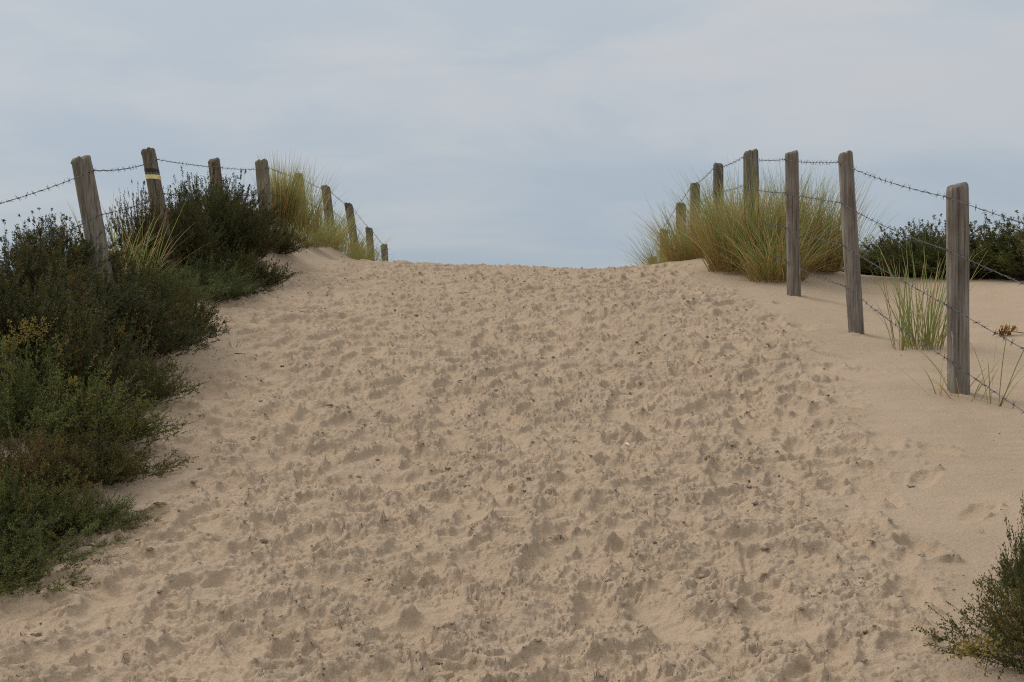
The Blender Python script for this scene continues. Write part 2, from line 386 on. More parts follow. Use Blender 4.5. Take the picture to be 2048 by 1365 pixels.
M_LOW = leaf_material('low_leaf', [(0, (.068, .078, .022)), (.45, (.115, .124, .034)), (.75, (.17, .160, .042)), (.9, (.16, .088, .034)), (1, (.27, .19, .05))])
M_FEATHER = leaf_material('feather_leaf', [(0, (.085, .108, .034)), (.5, (.140, .170, .052)), (.9, (.20, .215, .062)), (1, (.19, .16, .05))])
M_YELLOW = leaf_material('yellow_leaf', [(0, (.16, .13, .03)), (1, (.34, .25, .06))])
M_TWIG = leaf_material('twig', [(0, (.045, .028, .020)), (1, (.10, .068, .048))], 0.8, 0.0)
M_BLADE = leaf_material('grass_blade', [(0, (.36, .26, .10)), (.22, (.29, .28, .085)), (.5, (.21, .27, .080)), (.8, (.33, .35, .125)), (1, (.52, .45, .23))], 0.45, 0.42)
M_STRAW = leaf_material('straw_blade', [(0, (.22, .115, .042)), (.4, (.38, .235, .072)), (.8, (.54, .42, .20)), (1, (.66, .58, .38))], 0.55, 0.4)

def nrm(v): return v / np.maximum(np.linalg.norm(v, axis=-1, keepdims=True), 1e-9)
def tubes(P, Rr, sides=3):
    """P (n,k,3) polylines, Rr (n,k) radii -> verts, quads"""
    n, k, _ = P.shape; T = np.gradient(P, axis=1); T = nrm(T)
    ref = np.where(np.abs(T[..., 2:3]) < 0.9, np.array([0, 0, 1.0]), np.array([1.0, 0, 0]))
    A = nrm(np.cross(T, ref)); B = np.cross(T, A)
    an = np.arange(sides) * 2 * np.pi / sides
    V = P[:, :, None] + Rr[..., None, None] * (A[:, :, None] * np.cos(an)[:, None] + B[:, :, None] * np.sin(an)[:, None])
    idx = np.arange(n * k * sides).reshape(n, k, sides); nx = np.roll(idx, -1, axis=2)
    Fq = np.stack([idx[:, :-1], nx[:, :-1], nx[:, 1:], idx[:, 1:]], -1).reshape(-1, 4)
    return V.reshape(-1, 3), Fq
def leaves(P, Dr, length, width, rs):
    """diamond leaves at points P pointing along Dr"""
    sd_ = nrm(np.cross(Dr, rs.normal(size=P.shape))); up = np.cross(sd_, Dr)
    l = length[:, None]; w_ = width[:, None]
    V = np.stack([P, P + Dr * l * .5 + sd_ * w_ * .5 + up * w_ * .12, P + Dr * l, P + Dr * l * .5 - sd_ * w_ * .5 + up * w_ * .12], 1)
    return V.reshape(-1, 3), np.arange(len(P) * 4).reshape(-1, 4)

def shrub_meshes(kind, seed, S, T, Lf):
    rs = np.random.default_rng(seed)
    # every stem runs from the root to a tip spread through the crown's volume
    az = rs.uniform(0, 2 * np.pi, S); rad = np.sqrt(rs.uniform(0, 1, S))
    lob = 1 + 0.22 * np.sin(2 * az + rs.uniform(0, 6)) + 0.16 * np.sin(3 * az + rs.uniform(0, 6)) + .1 * np.sin(5 * az + rs.uniform(0, 6))
    if kind == 'heath':
        hh = (1 - 0.72 * rad ** 2.4) * (1 - .6 * rs.random(S) ** 1.7); rmax, hmax = 0.5, 0.62
    elif kind == 'low':
        hh = (1 - 0.80 * rad ** 1.8) * (1 - .75 * rs.random(S) ** 1.5); rmax, hmax = 0.55, 0.42
    else:
        hh = (1 - 0.7 * rad ** 2) * rs.uniform(.35, 1.05, S); rmax, hmax = 0.5, 0.36
    rr = rad * rmax * lob
    tip = np.stack([rr * np.cos(az), rr * np.sin(az), hh * hmax], 1)
    spike = rs.random(S) < (0.12 if kind == 'heath' else 0.05)
    tip[spike, 2] += rs.uniform(.05, .20, spike.sum()) * (1 if kind == 'heath' else .5)
    b0 = np.stack([rr * np.cos(az) * .30, rr * np.sin(az) * .30, np.full(S, -0.06)], 1) + rs.normal(0, .02, (S, 3)) * (1, 1, 0)
    flat = {'heath': .45, 'low': .35, 'feather': .4}[kind]
    ctl = b0 * .4 + tip * .6; ctl[:, 2] = tip[:, 2] * flat; ctl[:, :2] *= rs.uniform(.85, 1.25, (S, 1))
    tt = np.linspace(0, 1, 9)[None, :, None]
    P = b0[:, None] * (1 - tt) ** 2 + 2 * ctl[:, None] * tt * (1 - tt) + tip[:, None] * tt ** 2
    P += np.cumsum(rs.normal(0, .004, P.shape), 1)
    sr = rs.uniform(.0016, .0032, S)[:, None] * (1.15 - np.linspace(0, 1, 9))[None]
    V1, F1 = tubes(P, sr)
    # twigs
    t = np.sort(rs.uniform(.18, 1.0, (S, T)), 1); t[:, -1] = 1.0
    fi = t * 8; i0 = np.minimum(fi.astype(int), 7); fr = (fi - i0)[..., None]
    Q = np.take_along_axis(P, i0[..., None], 1) * (1 - fr) + np.take_along_axis(P, i0[..., None] + 1, 1) * fr
    tan = nrm(np.take_along_axis(P, i0[..., None] + 1, 1) - np.take_along_axis(P, i0[..., None], 1))
    wild = .40 if kind == 'heath' else .60
    td = nrm(tan * rs.uniform(.5, 1.2, (S, T, 1)) + rs.normal(0, wild, (S, T, 3)) + np.array([0, 0, .35]))
    td[:, -1] = tan[:, -1]
    tl = rs.uniform(.035, .115, (S, T)) * np.where(spike[:, None] & (t > .7), .35, 1.0)
    if kind == 'feather': tl *= .8
    E = Q + td * tl[..., None]; mid = (Q + E) / 2 + rs.normal(0, .004, Q.shape)
    TP = np.stack([Q, mid, E], 2).reshape(S * T, 3, 3)
    V2, F2 = tubes(TP, np.repeat(np.array([[.0013, .0011, .0006]]), S * T, 0))
    stemV = np.concatenate([V1, V2]); stemF = np.concatenate([F1, F2 + len(V1)])
    # leaves along the twigs
    lt = rs.uniform(.05, 1.02, (S, T, Lf))[..., None]
    LP = Q[:, :, None] * (1 - lt) + E[:, :, None] * lt + rs.normal(0, .0035, (S, T, Lf, 3))
    LD = nrm(td[:, :, None] * rs.uniform(.2, .9, (S, T, Lf, 1)) + rs.normal(0, .6, (S, T, Lf, 3)) + np.array([0, 0, .2]))
    n = S * T * Lf
    ll, lw = {'heath': ((.009, .019), (.0048, .0085)), 'low': ((.008, .017), (.0055, .0098)), 'feather': ((.016, .034), (.0022, .0042))}[kind]
    V3, F3 = leaves(LP.reshape(-1, 3), LD.reshape(-1, 3), rs.uniform(*ll, n), rs.uniform(*lw, n), rs)
    tint = np.clip(rs.normal(.42, .27, S)[:, None, None] + rs.normal(0, .10, (S, T))[:, :, None] + rs.normal(0, .07, (S, T, Lf)), 0, 1)
    tint = np.repeat(tint.reshape(-1), 4)
    mat = {'heath': M_HEATH, 'low': M_LOW, 'feather': M_FEATHER}[kind]
    crown = mesh_np(kind + '_crown', V3, F3, mat, False, {'tint': tint})
    stem = mesh_np(kind + '_stem', stemV, stemF, M_TWIG, True, {'tint': rs.random(len(stemV))})
    return crown, stem
SHRUB = {}
for kd, S_, T_, L_ in (('heath', 210, 13, 24), ('low', 190, 12, 17), ('feather', 150, 10, 15)):
    for v_ in (0, 1): SHRUB[kd, v_] = shrub_meshes(kd, 100 + v_ * 7 + len(kd), S_, T_, L_)
SHRUB['weed', 0] = shrub_meshes('feather', 411, 16, 7, 12)
SHRUB['sprig', 0] = shrub_meshes('low', 412, 9, 8, 12)
def shrub(kind, var, u, y, wd, ht, label, cat='shrub', group=None, col=(1, 1, 1), rz=None, name=None, x=None, sink=0.0):
    """u = photograph column; wd, ht = the plant's width and height in metres"""
    if x is None: x = (u - 1024) / FPX * y
    bw = {'heath': 1.0, 'low': 1.1, 'feather': 1.0, 'weed': 1.0, 'sprig': 1.1}[kind]
    bh = {'heath': .68, 'low': .44, 'feather': .38, 'weed': .38, 'sprig': .44}[kind]
    root = empty(name or 'shrub', (x, y, surf(x, y) - sink), rng.uniform(0, 6.28) if rz is None else rz, (wd / bw, wd / bw * rng.uniform(.85, 1.1), ht / bh))
    tag(root, label, cat, group)
    c = link('crown', SHRUB[kind, var][0], root); c.color = (*col, 1)
    link('stem', SHRUB[kind, var][1], root)
    return root
GL = 'shrubs on the left bank'
dk = (.80, .80, .80)
shrub('heath', 0, 60, 7.3, .95, .60, 'spiky olive shrub left of the leaning leftmost post, its thin tips against the sky', group=GL, col=dk)
shrub('heath', 1, -40, 6.5, 1.1, .60, 'tall dark shrub cut by the left edge of the photo', group=GL, col=(.75, .72, .7))
shrub('heath', 0, 190, 7.9, .8, .33, 'dark green shrub hiding the foot of the leaning leftmost post', group=GL, col=(.8, .85, .8))
shrub('heath', 1, 255, 7.7, .95, .40, 'very dark broad shrub below the leftmost post, in the middle of the left bank', group=GL, col=(.7, .7, .7))
shrub('low', 0, 345, 8.45, .70, .42, 'dark shrub reaching furthest over the sand halfway up the left bank', group=GL, col=(.75, .78, .72))
shrub('low', 1, 110, 6.5, 1.1, .56, 'dark shrub on the left bank with a yellow sprig in it', group=GL, col=(.78, .78, .75))
shrub('low', 0, 260, 7.1, .7, .28, 'low olive shrub spilling onto the sand below the darkest shrub', group=GL, col=(1.0, 1.06, .95))
shrub('low', 1, 40, 5.75, .95, .42, 'low yellowish green shrub at the left edge, above the reddish one', group=GL, col=(1.12, 1.25, 1.05))
shrub('low', 0, 190, 6.0, .72, .25, 'low shrub with tiny pale green leaves and sand showing behind it', group=GL, col=(1.12, 1.25, 1.05))
shrub('low', 1, 190, 5.45, .62, .24, 'reddish green low shrub nearest the small weed at the foot of the bank', group=GL, col=(1.0, .92, .85))
shrub('low', 0, 40, 5.15, .75, .28, 'low reddish brown and green shrub at the left edge, with a bare stick in it', group=GL, col=(1.05, .86, .8))
shrub('feather', 0, 165, 4.95, .50, .15, 'feathery green low plant at the lower tip of the left bank', 'plant', group=GL)
shrub('feather', 1, 45, 4.62, .62, .18, 'feathery green plant lowest on the left bank, at the edge of the photo', 'plant', group=GL)
shrub('low', 0, -10, 4.42, .60, .16, 'low leafy plant at the lowest end of the left bank, cut by the edge', 'plant', group=GL, col=(1.12, 1.25, 1.05))
shrub('feather', 1, 300, 9.5, .95, .34, 'feathery grey green plant spreading between the two leaning posts', 'plant', group=GL, col=(.9, .95, .9))
shrub('low', 1, 255, 8.7, .8, .34, 'dull green shrub just above the very dark one, below the dry grass', group=GL, col=(.85, .9, .85))
shrub('low', 0, 325, 9.2, .62, .28, 'small olive shrub at the edge of the smooth sand patch on the left bank', group=GL, col=(.8, .85, .8))
shrub('feather', 0, 400, 10.9, .95, .36, 'feathery green plant below the tall dark shrub by the taped post', 'plant', group=GL, col=(.85, .95, .9))
shrub('heath', 1, 405, 12.2, 1.0, .76, 'tall dark shrub with spiky tips right of the taped post', group=GL, col=(.78, .82, .68))
shrub('heath', 0, 478, 12.6, .95, .60, 'dark brownish shrub sloping down to the sand left of the tall beach grass', group=GL, col=(.85, .80, .68))
shrub('low', 1, 500, 12.0, .72, .34, 'low dark shrub on the sand below the brownish shrub', group=GL, col=(.72, .76, .72))
shrub('heath', 0, 350, 11.4, .9, .62, 'dark shrub at the foot of the taped post, in front of the tall spiky one', group=GL, col=(.74, .74, .66))
shrub('heath', 1, 455, 13.2, 1.0, .66, 'dark shrub around the foot of the reddish grey post', group=GL, col=(.74, .71, .65))
shrub('heath', 0, 120, 8.6, 1.0, .42, 'olive shrub behind the leaning leftmost post', group=GL, col=(.85, .85, .75))
shrub('low', 0, 450, 11.3, .7, .26, 'low dark green shrub on the sand edge below the taped post', group=GL, col=(.75, .8, .72))
shrub('low', 0, 545, 13.9, .8, .40, 'low dark shrub under the tall straw-tipped beach grass', group=GL, col=(.74, .76, .64))
shrub('low', 1, 420, 11.7, .8, .34, 'low dull green shrub below the tall dark spiky one', group=GL, col=(.72, .78, .66))
shrub('low', 0, 70, 4.85, .62, .22, 'low green shrub between the bare stick and the feathery plants', group=GL, col=(1.12, 1.25, 1.05))
shrub('low', 1, -30, 4.75, .6, .26, 'low green shrub cut by the left edge above the feathery plants', group=GL, col=(1.12, 1.25, 1.05))
shrub('heath', 1, 290, 10.7, .55, .72, 'thin bush of bare brown stalks behind the taped post', group=GL, col=(.95, .72, .6))
shrub('heath', 0, 722, 20.4, .6, .62, 'small dark bush under the last posts of the left fence', group=GL, col=(1.12, 1.25, 1.05))
GR = 'shrubs behind the right fence'
shrub('heath', 1, 1735, 14.8, .95, .42, 'smallest and leftmost of the dark shrubs behind the right fence', group=GR, col=(1.2, 1.25, 1.1))
shrub('heath', 0, 1830, 14.2, 1.45, .60, 'dark shrub with thin upright tips behind the gap between the two nearest right posts', group=GR, col=(1.15, 1.2, 1.0))
shrub('heath', 1, 1925, 13.6, 1.7, .60, 'dark shrub behind the nearest right post', group=GR, col=(1.1, 1.15, .95))
shrub('heath', 0, 2070, 13.0, 1.9, .66, 'broad dark shrub at the right edge of the photo, behind the fence', group=GR, col=(1.1, 1.15, .95))
sb = shrub('low', 0, 2165, 3.72, .76, .30, 'olive shrub with yellow tips in the bottom right corner', col=(.95, .9, .8))
shrub('feather', 0, 2120, 3.85, .5, .2, 'green plant growing low through the corner shrub', 'plant', col=(.85, .85, .7))
shrub('low', 1, 2095, 4.25, .40, .36, 'upright green shrub at the right edge just above the corner shrub', col=(.85, .9, .8), sink=.04)
# the yellow sprigs: a part of the shrub they grow on
def yellow_sprig(root_, u, v, y, seed, n=9, spread=.10):
    rs = np.random.default_rng(seed); x0, y0, z0 = at(u, y, v)
    b0 = np.tile([[x0 - .10, y0 + .05, z0 - .09]], (n, 1)) + rs.normal(0, .02, (n, 3))
    tip = np.array([x0, y0, z0]) + rs.normal(0, 1, (n, 3)) * (spread, .03, .035)
    tt = np.linspace(0, 1, 60)[None, :, None]; P = b0[:, None] * (1 - tt) + tip[:, None] * tt + rs.normal(0, .009, (n, 60, 3))
    P = P[:, 18:].reshape(-1, 3)
    Vv, Ff = leaves(P, nrm(rs.normal(0, 1, P.shape) + (0, 0, .6)), rs.uniform(.008, .016, len(P)), rs.uniform(.006, .010, len(P)), rs)
    Mi = (Matrix.Translation(root_.location) @ root_.rotation_euler.to_matrix().to_4x4() @ Matrix.Diagonal((*root_.scale, 1))).inverted()
    Mi = np.array(Mi); Vv = Vv @ Mi[:3, :3].T + Mi[:3, 3]
    o = link('yellow_sprig', mesh_np('yellow_sprig', Vv, Ff, M_YELLOW, False, {'tint': np.repeat(rs.random(len(P)), 4)}), root_)
    o['label'] = 'yellow flowering sprig'; o['kind'] = 'stuff'
ysr = next(o for o in bpy.data.objects if o.get('label', '').endswith('yellow sprig in it'))
yellow_sprig(ysr, 85, 652, 6.05, 3); yellow_sprig(ysr, 35, 670, 6.0, 4, 6, .05)
yellow_sprig(sb, 1985, 1262, 3.55, 5, 5, .04)

# little plants on the sand
for (u, y, wd, ht, kd, lab) in (
        (313, 6.62, .075, .04, 'weed', 'tiny green weed alone on the sand beside the low left shrubs'),
        (255, 5.62, .12, .07, 'weed', 'small bright green weed at the foot of the left bank'),
        (205, 4.95, .10, .05, 'weed', 'small green weed just off the lower tip of the left bank'),
        (470, 8.75, .17, .10, 'sprig', 'small green sprig leaning out over the sand beyond the furthest-reaching shrub'),
        (380, 7.9, .16, .06, 'sprig', 'low sprig on the sand below the furthest-reaching shrub'),
        (430, 10.2, .22, .08, 'weed', 'creeping weed on the smooth sand of the left bank'),
        (600, 13.2, .22, .07, 'weed', 'grey green creeping weed at the top left of the path'),
        (1415, 14.6, .30, .10, 'weed', 'flat weed on the sand at the left foot of the right-hand beach grass'),
        (1318, 17.3, .45, .16, 'feather', 'green leafy plant at the crest beside the far end of the right fence'),
        (1965, 4.95, .05, .04, 'sprig', 'tiny green sprig on the smooth sand above the corner shrub')):
    shrub(kd, 0, u, y, wd, ht, lab, 'plant', name='weed', group='little plants on the sand', sink=0.0)

# ------------------------------------------------------------------ beach grass
def blades(n, r0, h, lean, droop, rs, wind=(0, 0), width=.0045, h_var=.3, seg=7):
    az = rs.uniform(0, 2 * np.pi, n); rad = r0 * np.sqrt(rs.random(n))
    base = np.stack([rad * np.cos(az), rad * np.sin(az), np.full(n, -.03)], 1)
    az2 = az + rs.normal(0, .7, n); ln = h * np.clip(rs.normal(1, h_var, n), .3, 1.5)
    d = np.stack([np.cos(az2), np.sin(az2)], 1) * (rad / r0)[:, None] ** .5 + np.array(wind); d += rs.normal(0, .25, d.shape)
    mag = np.linalg.norm(d, axis=1); d /= np.maximum(mag, 1e-6)[:, None]
    a0 = lean * mag * rs.uniform(.4, 1.2, n); a1 = droop * np.abs(rs.normal(.6, .5, n))
    t = np.linspace(0, 1, seg); phi = a0[:, None] + a1[:, None] * t[None] ** 1.8
    st = ln[:, None] / (seg - 1)
    hor = np.cumsum(np.sin(phi) * st, 1) - np.sin(phi[:, :1]) * st; ver = np.cumsum(np.cos(phi) * st, 1) - np.cos(phi[:, :1]) * st
    P = base[:, None] + np.stack([hor * d[:, :1], hor * d[:, 1:], ver], -1)
    ang = rs.uniform(0, np.pi, n); sd_ = np.stack([np.cos(ang), np.sin(ang), np.zeros(n)], 1)
    wv = width * rs.uniform(.7, 1.3, n)[:, None] * np.array([.8, 1, 1, .95, .8, .5, .12])[None, :seg]
    Va = P + sd_[:, None] * wv[..., None] * .5; Vb = P - sd_[:, None] * wv[..., None] * .5
    V = np.stack([Va, Vb], 2).reshape(-1, 3)
    i = (np.arange(n)[:, None] * seg + np.arange(seg - 1)[None]).ravel() * 2
    return V, np.stack([i, i + 1, i + 3, i + 2], -1), t, n
def grass(u, y, label, n, r0, h, lean=.55, droop=.7, straw=.35, seed=1, wind=(0, 0), width=.0050, group='tufts of beach grass', plume=0, x=None, name='grass_tuft', cat='grass tuft'):
    if x is None: x = (u - 1024) / FPX * y
    root = tag(empty(name, (x, y, surf(x, y))), label, cat, group); rs = np.random.default_rng(seed)
    ng = max(1, int(n * (1 - straw))); nsx = n - ng
    V_, F_, t, k = blades(ng, r0, h, lean, droop, rs, wind, width)
    bt = np.clip(.12 + .55 * t[None] ** .6 + rs.normal(0, .14, (k, 1)) + .25 * (t[None] > .85), 0, 1)
    link('leaf_clump', mesh_np('leaf_clump', V_, F_, M_BLADE, False, {'tint': np.repeat(bt, 2, 1)}), root)
    if nsx > 0:
        V_, F_, t, k = blades(nsx, r0 * 1.05, h * .85, lean * 1.25, droop * 1.3, rs, wind, width)
        bt = np.clip(.05 + .75 * t[None] ** .8 + rs.normal(0, .16, (k, 1)), 0, 1)
        link('dry_leaf_clump', mesh_np('dry_leaf_clump', V_, F_, M_STRAW, False, {'tint': np.repeat(bt, 2, 1)}), root)
    if plume:
        V_, F_, t, k = blades(plume, r0 * .8, h * 1.12, lean * .6, droop * .6, rs, wind, width * 1.1, .1)
        bt = np.clip(.35 + .65 * t[None] ** 1.5 + rs.normal(0, .1, (k, 1)), 0, 1)
        link('seed_stalk_clump', mesh_np('seed_stalk_clump', V_, F_, M_STRAW, False, {'tint': np.repeat(bt, 2, 1)}), root)
    return root
grass(566, 15.7, 'tall straw-tipped tuft of beach grass beside the fourth post of the left fence', 950, .15, .64, .22, .30, .45, 21, (.10, 0), plume=170)
grass(598, 16.6, 'greener tuft of beach grass around the fifth post of the left fence', 500, .24, .66, .34, .45, .4, 22, (.1, 0), plume=30)
grass(648, 18.3, 'low tuft of beach grass around the sixth post of the left fence', 520, .32, .50, .5, .6, .35, 23)
grass(690, 19.6, 'low pale tuft of beach grass around the seventh post of the left fence', 420, .32, .48, .5, .6, .5, 24)
grass(640, 17.2, 'short tuft of beach grass at the left sand edge of the crest', 380, .30, .42, .7, .8, .45, 25)
grass(745, 21.5, 'short tuft of beach grass at the far end of the left fence', 380, .38, .55, .7, .8, .3, 26)
grass(705, 19.0, 'sprawling green tuft of beach grass spilling onto the crest on the left', 360, .34, .42, .8, .9, .3, 27)
grass(248, 9.3, 'dry thin grass between the two leaning posts', 120, .20, .52, .45, .5, .6, 28, (0, 0), .005)
grass(222, 8.9, 'sparse dry grass against the leaning leftmost post', 60, .12, .48, .4, .6, .6, 29, (.2, 0), .005)
grass(1508, 13.3, 'largest tuft of beach grass, bushy, left of the third post of the right fence', 2000, .44, .80, .34, .50, .50, 31, (0, 0), plume=260)
grass(1618, 13.6, 'tall tuft of beach grass to the right of the third post of the right fence', 1400, .30, .80, .28, .40, .5, 32, (.15, 0), plume=25)
grass(1545, 12.5, 'loose tuft of drooping beach grass at the front of the largest tuft', 400, .20, .60, .6, .9, .45, 39)
grass(1562, 12.7, 'brownish tuft of beach grass behind the third post of the right fence', 420, .22, .72, .65, .8, .6, 33)
grass(1450, 14.6, 'tuft of beach grass around the fifth post of the right fence', 1150, .32, .66, .32, .55, .5, 34, plume=15)
grass(1395, 15.2, 'pale tuft of beach grass at the left foot of the largest tuft', 800, .34, .56, .5, .7, .5, 46, (-.05, 0))
grass(1345, 16.8, 'pale tuft of beach grass around the seventh post of the right fence', 420, .32, .40, .5, .7, .5, 47, (-.1, 0))
grass(612, 15.4, 'low green beach grass on the sand shoulder under the tall straw-tipped tuft', 520, .30, .30, .7, .8, .35, 48)
grass(668, 17.6, 'low beach grass spreading right along the left crest', 420, .40, .26, .7, .8, .4, 49, (.15, 0))
grass(1395, 16.0, 'tuft of beach grass around the sixth post of the right fence', 600, .30, .72, .6, .7, .35, 35, (-.1, 0))
grass(1350, 17.6, 'tuft of beach grass around the eighth post of the right fence', 520, .30, .62, .65, .7, .35, 36, (-.15, 0))
grass(1318, 19.6, 'low thin tuft of beach grass at the far end of the right fence', 260, .35, .60, .75, .8, .5, 37, (-.2, 0))
grass(1668, 14.6, 'loose tuft of beach grass behind the second post of the right fence', 300, .22, .70, .55, .5, .35, 38, (.1, 0))
grass(1845, 8.95, 'fresh green tuft standing alone on the sand left of the nearest right post', 115, .13, .60, .33, .40, .12, 41, (.02, 0), .006)
grass(1800, 8.85, 'thin tuft of a few blades left of the fresh green tuft', 14, .04, .58, .35, .4, .1, 42, (-.1, 0), .006)
grass(1930, 7.12, 'short sparse grass at the foot of the nearest right post', 17, .08, .32, .5, .4, .3, 43, (.15, 0), .005)
grass(1872, 7.15, 'few thin bent blades left of the foot of the nearest right post', 6, .03, .30, .7, .5, .2, 44, (-.5, 0), .005)
grass(1990, 7.0, 'few tall bent blades right of the nearest right post', 10, .04, .52, .3, .5, .3, 45, (.5, 0), .006)

# ------------------------------------------------------------------ fences
def wood_material():
    m, t, b = new_mat('weathered_wood'); L = t.links.new
    co_ = t.nodes.new('ShaderNodeTexCoord'); oi = t.nodes.new('ShaderNodeObjectInfo')
    ad = t.nodes.new('ShaderNodeVectorMath'); L(co_.outputs['Object'], ad.inputs[0])
    cb = t.nodes.new('ShaderNodeCombineXYZ'); ml = t.nodes.new('ShaderNodeMath'); ml.operation = 'MULTIPLY'; ml.inputs[1].default_value = 31.0
    L(oi.outputs['Random'], ml.inputs[0])
    for i in range(3): L(ml.outputs[0], cb.inputs[i])
    L(cb.outputs[0], ad.inputs[1])
    def noise(scale, mapping, det=6, rough=.6):
        mp_ = t.nodes.new('ShaderNodeMapping'); mp_.inputs['Scale'].default_value = mapping; L(ad.outputs[0], mp_.inputs[0])
        n_ = t.nodes.new('ShaderNodeTexNoise'); n_.inputs['Scale'].default_value = scale; n_.inputs['Detail'].default_value = det
        n_.inputs['Roughness'].default_value = rough; L(mp_.outputs[0], n_.inputs['Vector']); return n_
    g = noise(60, (1, 1, .045), 7, .65)
    r = ramp(t, [(.27, (.058, .051, .046)), (.42, (.180, .164, .147)), (.60, (.285, .265, .242)), (.80, (.45, .425, .395))], g.outputs[0])
    bl = noise(7, (1, 1, .45), 4); br = ramp(t, [(.35, (.68, .62, .56)), (.65, (1.1, 1.08, 1.05))], bl.outputs[0])
    m1 = t.nodes.new('ShaderNodeMixRGB'); m1.blend_type = 'MULTIPLY'; m1.inputs[0].default_value = 1
    L(r.outputs[0], m1.inputs[1]); L(br.outputs[0], m1.inputs[2])
    # peeled pale flakes
    fl = noise(38, (1, 1, .16), 5, .7); fr = t.nodes.new('ShaderNodeMapRange'); L(fl.outputs[0], fr.inputs[0])
    fr.inputs[1].default_value = .63; fr.inputs[2].default_value = .68
    m2 = t.nodes.new('ShaderNodeMixRGB'); L(fr.outputs[0], m2.inputs[0]); L(m1.outputs[0], m2.inputs[1]); m2.inputs[2].default_value = (.37, .34, .30, 1)
    m3 = t.nodes.new('ShaderNodeMixRGB'); m3.blend_type = 'MULTIPLY'; m3.inputs[0].default_value = 1
    L(m2.outputs[0], m3.inputs[1]); L(oi.outputs['Color'], m3.inputs[2])
    # greenish growth, by patches
    li = noise(16, (1, 1, .6), 5, .7); lr = t.nodes.new('ShaderNodeMapRange'); L(li.outputs[0], lr.inputs[0])
    lr.inputs[1].default_value = .54; lr.inputs[2].default_value = .74; lr.inputs[4].default_value = .28
    m4 = t.nodes.new('ShaderNodeMixRGB'); L(lr.outputs[0], m4.inputs[0]); L(m3.outputs[0], m4.inputs[1]); m4.inputs[2].default_value = (.10, .10, .055, 1)
    L(m4.outputs[0], b.inputs['Base Color']); b.inputs['Roughness'].default_value = .9; b.inputs['Specular IOR Level'].default_value = .2
    bp = t.nodes.new('ShaderNodeBump'); bp.inputs['Strength'].default_value = .8; bp.inputs['Distance'].default_value = .004
    L(g.outputs[0], bp.inputs['Height']); L(bp.outputs[0], b.inputs['Normal'])
    return m
def plain(name, col, rough=.6, metal=0.0, vary=0.0):
    m, t, b = new_mat(name)
    n = t.nodes.new('ShaderNodeTexNoise'); n.inputs['Scale'].default_value = 45; n.inputs['Detail'].default_value = 4
    r = ramp(t, [(.3, tuple(c * (1 - vary) for c in col)), (.7, tuple(min(1, c * (1 + vary)) for c in col))], n.outputs[0])
    t.links.new(r.outputs[0], b.inputs['Base Color']); b.inputs['Roughness'].default_value = rough; b.inputs['Metallic'].default_value = metal
    return m
M_WOOD = wood_material()
M_WIRE = plain('dull_wire', (.085, .085, .09), .55, .25, .35)
M_RUST = plain('rusty_staple', (.055, .032, .022), .8, .3, .4)
M_BLACK = plain('black_paint', (.010, .011, .012), .6, 0, .3)
M_TAPE = plain('yellow_tape', (.75, .68, .32), .5, 0, .25)

def post_shell(base, top, r, seed, sides, f0, f1, grow=0.0, rings=26, caps=True):
    """an uneven round pole between fractions f0..f1 of its axis; returns verts (relative to base) and quads/tris"""
    rs = np.random.default_rng(seed)
    cr_ = [(rs.uniform(0, 6.28), rs.uniform(.05, .11), rs.uniform(.0, .5), rs.uniform(.6, 1.05), rs.uniform(.06, .15)) for _ in range(6)]
    cr_[0] = (-1.7 + rs.normal(0, .25), .045, .15, 1.05, .24)         # the long drying crack faces the path
    ph = rs.uniform(0, 6.28, 6); ax = np.array(top) - np.array(base)
    th = np.arange(sides) * 2 * np.pi / sides; Vl = []
    fs = np.linspace(f0, f1, rings)
    def ring(f, k=1.0, dz=None):
        q = 1 + .03 * np.cos(2 * (th - ph[0])) + .022 * np.sin(3 * th + ph[1]) + .018 * np.sin(5 * th + ph[2] + 3 * f) + .02 * math.sin(7 * f + ph[3]) + .05 * (1 - f) - .02
        q = q + .012 * np.sin(9 * th + ph[4] + 5 * f)
        for (a0, wd_, fa, fb, dp) in cr_:
            dd = (th - a0 - .10 * math.sin(4 * f + a0) + np.pi) % (2 * np.pi) - np.pi
            q = q - dp * np.exp(-(dd / wd_) ** 2) * float(sstep(fa - .08, fa + .05, np.array(f)) * (1 - sstep(fb - .05, fb + .08, np.array(f)))) * (grow == 0)
        rr = (r * q + grow) * k
        c = ax * f; P = np.stack([c[0] + rr * np.cos(th), c[1] + rr * np.sin(th), np.full(sides, c[2])], 1)
        if dz is not None: P[:, 2] += dz
        return P
    for f in fs: Vl.append(ring(f))
    if caps:
        tilt = .014 * np.cos(th - ph[5]); ch = .005 * np.sin(7 * th + ph[2]) + .005 * np.sin(4 * th + ph[1]) + rs.normal(0, .0022, sides)
        Vl[-1][:, 2] += tilt - .026
        Vl.append(ring(f1, .965, tilt - .010 + ch * .6)); Vl.append(ring(f1, .86, tilt - .002 + ch)); Vl.append(ring(f1, .5, tilt * .6 + .004 + ch * .6))
    V_ = np.concatenate(Vl); n = len(Vl)
    idx = np.arange(n * sides).reshape(n, sides); nx = np.roll(idx, -1, 1)
    Fq = np.stack([idx[:-1], nx[:-1], nx[1:], idx[1:]], -1).reshape(-1, 4)
    if caps:
        V_ = np.concatenate([V_, [ax * f1 + (0, 0, .006)]]); c = len(V_) - 1; l = idx[-1]
        Fq = np.concatenate([Fq, np.stack([l, np.roll(l, -1), np.full(sides, c), np.full(sides, c)], -1)[:, [0, 1, 2, 2]]])
    return V_, Fq
def mesh_poly(name, V_, F_, mat, smooth=True):
    me = bpy.data.meshes.new(name)
    me.from_pydata([tuple(v) for v in V_], [], [tuple(dict.fromkeys(int(i) for i in f)) for f in F_]); me.materials.append(mat)
    me.polygons.foreach_set('use_smooth', [smooth] * len(me.polygons)); me.update(); return me
